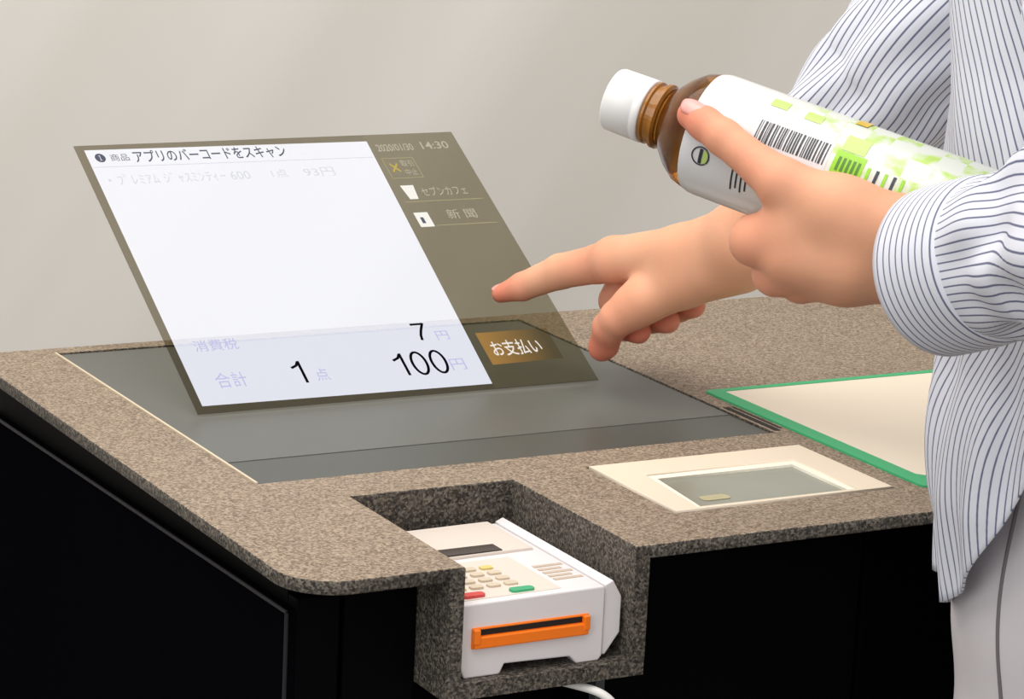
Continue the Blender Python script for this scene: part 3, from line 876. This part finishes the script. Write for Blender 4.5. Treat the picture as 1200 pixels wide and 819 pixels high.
def sleeve(name, pts, rad, parent, mat, rings=60, seg=72, fold=None, shift=0.0, end_skew=None, thick=0.0012):
    """pts centre line, rad matching radii; cloth tube with folds"""
    q = catmull([list(p) + [r] for p, r in zip(pts, rad)], rings)
    c = q[:, :3]; rr = q[:, 3]
    tan = np.gradient(c, axis=0); tan /= np.linalg.norm(tan, axis=1)[:, None]
    n = np.cross(tan[0], [0, 0, 1]); n /= np.linalg.norm(n)
    L = np.concatenate([[0], np.cumsum(np.linalg.norm(np.diff(c, axis=0), axis=1))])
    bm = bmesh.new(); lay = bm.loops.layers.uv.new('UVMap'); R = []
    circ = 2 * math.pi * float(np.mean(rr))
    for i in range(rings + 1):
        n = n - tan[i] * (n @ tan[i]); n /= np.linalg.norm(n); bb = np.cross(tan[i], n)
        row = []
        for k in range(seg):
            th = 2 * math.pi * k / seg
            r_ = rr[i] + (fold(th, L[i], L[-1]) if fold else 0)
            p = c[i] + (n * math.cos(th) + bb * math.sin(th)) * r_
            if end_skew is not None:
                p = p + tan[i] * end_skew(th, L[i], L[-1], p - c[i])
            row.append(bm.verts.new(p))
        R.append(row)
    for i in range(rings):
        for k in range(seg):
            f = bm.faces.new((R[i][k], R[i][(k + 1) % seg], R[i + 1][(k + 1) % seg], R[i + 1][k]))
            for lp, (ii, kk) in zip(f.loops, ((i, k), (i, k + 1), (i + 1, k + 1), (i + 1, k))):
                lp[lay].uv = (kk / seg * circ + shift, L[ii])
    bmesh.ops.recalc_face_normals(bm, faces=bm.faces)
    o = obj(name, bm, mat, parent, smooth=True)
    s_ = o.modifiers.new('thick', 'SOLIDIFY'); s_.thickness = thick; s_.offset = 0
    return o


# shirt trunk
FX, FY = -0.42, 0.9075          # the way the person faces
LX, LY = -0.9075, -0.42         # towards the person's left side
secs = [(-0.02, .392, -.2945, .107, .166), (0.05, .390, -.292, .110, .168), (0.11, .384, -.281, .102, .151), (0.18, .378, -.270, .100, .148),
        (0.26, .378, -.266, .098, .146), (0.34, .380, -.268, .104, .155), (0.42, .384, -.278, .105, .168), (0.48, .386, -.284, .090, .172), (0.515, .386, -.285, .070, .13), (0.545, .384, -.280, .056, .062)]
SZ = np.array([s[0] for s in secs]); SV = np.array([s[1:] for s in secs])


def sect(z):
    return [float(np.interp(z, SZ, SV[:, i])) for i in range(4)]


def trunk():
    bm = bmesh.new(); lay = bm.loops.layers.uv.new('UVMap'); seg, rings = 200, 120; R = []; UVs = []
    for i in range(rings + 1):
        row = []; uvr = []
        for k in range(seg + 1):
            th = 2 * math.pi * k / seg              # 0 = front, 90 deg = left side
            hem = 0.17 * max(0.0, math.sin(th - 0.75)) ** 2 if 0.75 < th < 2.4 else (0.17 * max(0.0, math.sin(3.9 - th)) ** 2 if 2.4 <= th < 3.9 else 0.03 * math.sin(th) ** 2)
            hem += 0.002 * math.sin(9 * th) - 0.012
            t = i / rings; z = hem + (0.545 - hem) * t
            cx_, cy_, a_, b_ = sect(z)
            low = math.exp(-((z - hem) / 0.16) ** 2)
            fold = 0.0026 * low * math.sin(15 * th + 22 * z) + 0.0016 * low * math.sin(27 * th - 35 * z + 1.0)
            fold += 0.0025 * math.sin(6 * th + 30 * z)
            fold += 0.004 * math.exp(-((z - 0.075) / 0.045) ** 2)
            ca, sa = math.cos(th), math.sin(th)
            x = cx_ + FX * (a_ + fold) * ca + LX * (b_ + fold) * sa
            y = cy_ + FY * (a_ + fold) * ca + LY * (b_ + fold) * sa
            row.append(bm.verts.new((x, y, z)) if k < seg else None)
            uvr.append((th / (2 * math.pi) * 0.86 * (1 + 0.75 / (1 + math.exp((z - 0.125) / 0.02))) + 0.34 * z + 0.012 * math.sin(14 * z + 2 * th) + 0.35 * max(0, z - 0.13) ** 1.2, z))
        R.append(row); UVs.append(uvr)
    for i in range(rings):
        for k in range(seg):
            f = bm.faces.new((R[i][k], R[i][(k + 1) % seg], R[i + 1][(k + 1) % seg], R[i + 1][k]))
            for lp, (ii, kk) in zip(f.loops, ((i, k), (i, k + 1), (i + 1, k + 1), (i + 1, k))):
                lp[lay].uv = UVs[ii][kk]
    bmesh.ops.recalc_face_normals(bm, faces=bm.faces)
    return bm


shirt = obj('shirt', trunk(), M_trunk, person, smooth=True)
s_ = shirt.modifiers.new('thick', 'SOLIDIFY'); s_.thickness = 0.0014; s_.offset = 0


def fold_near(th, s, Lt):
    e = min(1, (Lt - s) / 0.03)
    return e * (0.0030 * math.sin(5 * th + 60 * s) + 0.0022 * math.sin(3 * th - 95 * s + 1.0) + 0.0014 * math.sin(11 * th + 40 * s))


def fold_far(th, s, Lt):
    return 0.0030 * math.sin(4 * th + 40 * s) + 0.0018 * math.sin(9 * th - 70 * s)


cuffA = at(1166, 303, HL - .040); cuffB = at(1104, 318, HL - .008)
sleeve('sleeve', [shL + np.array([0, 0, .01]), (shL + elL) / 2 + np.array([0.0, 0.0, 0.0]), elL, at(1260, 285, HL - .085), cuffA], [.066, .062, .054, .042, .0345], shirt, M_shirt, fold=fold_near)
sleeve('cuff', [cuffA + (cuffA - cuffB) * 0.10, cuffA, (cuffA + cuffB) / 2, cuffB], [.034, .0362, .0372, .0372], shirt, M_cuff, rings=16, thick=0.002,
       end_skew=lambda th, s, Lt, q: 0.0)
sleeve('sleeve', [shR + np.array([0, 0, .01]), (shR + elR) / 2, elR, at(1050, 108, 1.645), at(968, 200, 1.682)], [.066, .058, .050, .047, .046], shirt, M_shirt, fold=fold_far, shift=0.002)

# trousers and shoes
M_trouser = plain('pale_grey_trousers', (206, 201, 204), 0.85, 0.04, 30, 0.1, bump=0.1)
M_seam = plain('trouser_seam', (110, 104, 106), 0.8)
M_shoe = plain('dark_shoe', (40, 38, 40), 0.5)


def trouser_sdf(P):
    c = np.array([0.394, -0.297, 0]); q = P - c
    q = np.stack([q @ np.array([FX, FY, 0]), q @ np.array([LX, LY, 0]), q[:, 2]], 1)
    A = lambda *v: np.array(v, float)
    d = smin(cone(q, A(0, -.062, .0), A(0, .062, .0), .090, .090), cone(q, A(0, -.05, .12), A(0, .05, .12), .080, .080), .06)
    for sd in (-1, 1):
        leg = chain(q, [(A(0, sd * .066, -.03), .083), (A(-.004, sd * .072, -.32), .078), (A(-.010, sd * .080, -.60), .068), (A(-.014, sd * .080, -.78), .066)], .03)
        d = smin(d, leg, .04 if sd < 0 else .015)
    d = d + 0.0018 * np.sin(q[:, 1] * 60 + q[:, 2] * 18) * np.clip(-q[:, 2] * 8, 0, 1)
    return np.maximum(d, -0.815 - q[:, 2])


tv, tf = grow(trouser_sdf, (.12, -.52, -.84), (.66, -.08, .24), 0.005, 4)
tme = bpy.data.meshes.new('trousers'); tme.from_pydata(tv.tolist(), [], tf.tolist()); tme.update()
tr = obj('trousers', tme, M_trouser, person, smooth=True)
cw = np.array([0.394, -0.297, 0]); Fn = np.array([FX, FY, 0]); Ln = np.array([LX, LY, 0])


def tr_pt(th, z):
    """a point on the cloth in that direction at that height"""
    lo_, hi_ = 0.03, 0.24
    for _ in range(30):
        m_ = (lo_ + hi_) / 2; p = cw + (Fn * math.cos(th) + Ln * math.sin(th)) * m_ + np.array([0, 0, z])
        if trouser_sdf(p[None])[0] < 0:
            lo_ = m_
        else:
            hi_ = m_
    return tuple(p)


obj('pocket_edge', tube([tr_pt(1.30 + 0.008 * k, .08 - .0125 * k) for k in range(12)], 0.0012), M_seam, tr)
for sd in (-1, 1):
    c0 = cw + Ln * sd * .084 - Fn * .012
    bm = bmesh.new(); prev = None; seg = 20
    for k in range(13):
        t = k / 12; fw_ = -.085 + .235 * t
        wd = .040 * math.sin(math.pi * min(1, 0.16 + 0.8 * t)) ** 0.5 + .002; ht = .085 * (1 - t) ** 0.7 + .028 if t < .98 else .02
        row = []
        for j in range(seg):
            a = 2 * math.pi * j / seg
            p = c0 + Fn * fw_ + Ln * (wd * math.cos(a)) + np.array([0, 0, -Z0 + max(0.0, ht / 2 + ht / 2 * math.sin(a) * 1.0)])
            row.append(bm.verts.new(p))
        if prev:
            for j in range(seg):
                bm.faces.new((prev[j], prev[(j + 1) % seg], row[(j + 1) % seg], row[j]))
        else:
            bm.faces.new(row[::-1])
        prev = row
    bm.faces.new(prev)
    bmesh.ops.recalc_face_normals(bm, faces=bm.faces)
    obj('shoe', bm, M_shoe, person, smooth=True)

# ------------------------------------------------------------------ lift the place so that the floor lies at height zero
for o in list(scene.objects):
    if o.parent is None and o.type in ('MESH', 'EMPTY'):
        o.location.z += Z0
    if 'base' in o:
        del o['base']
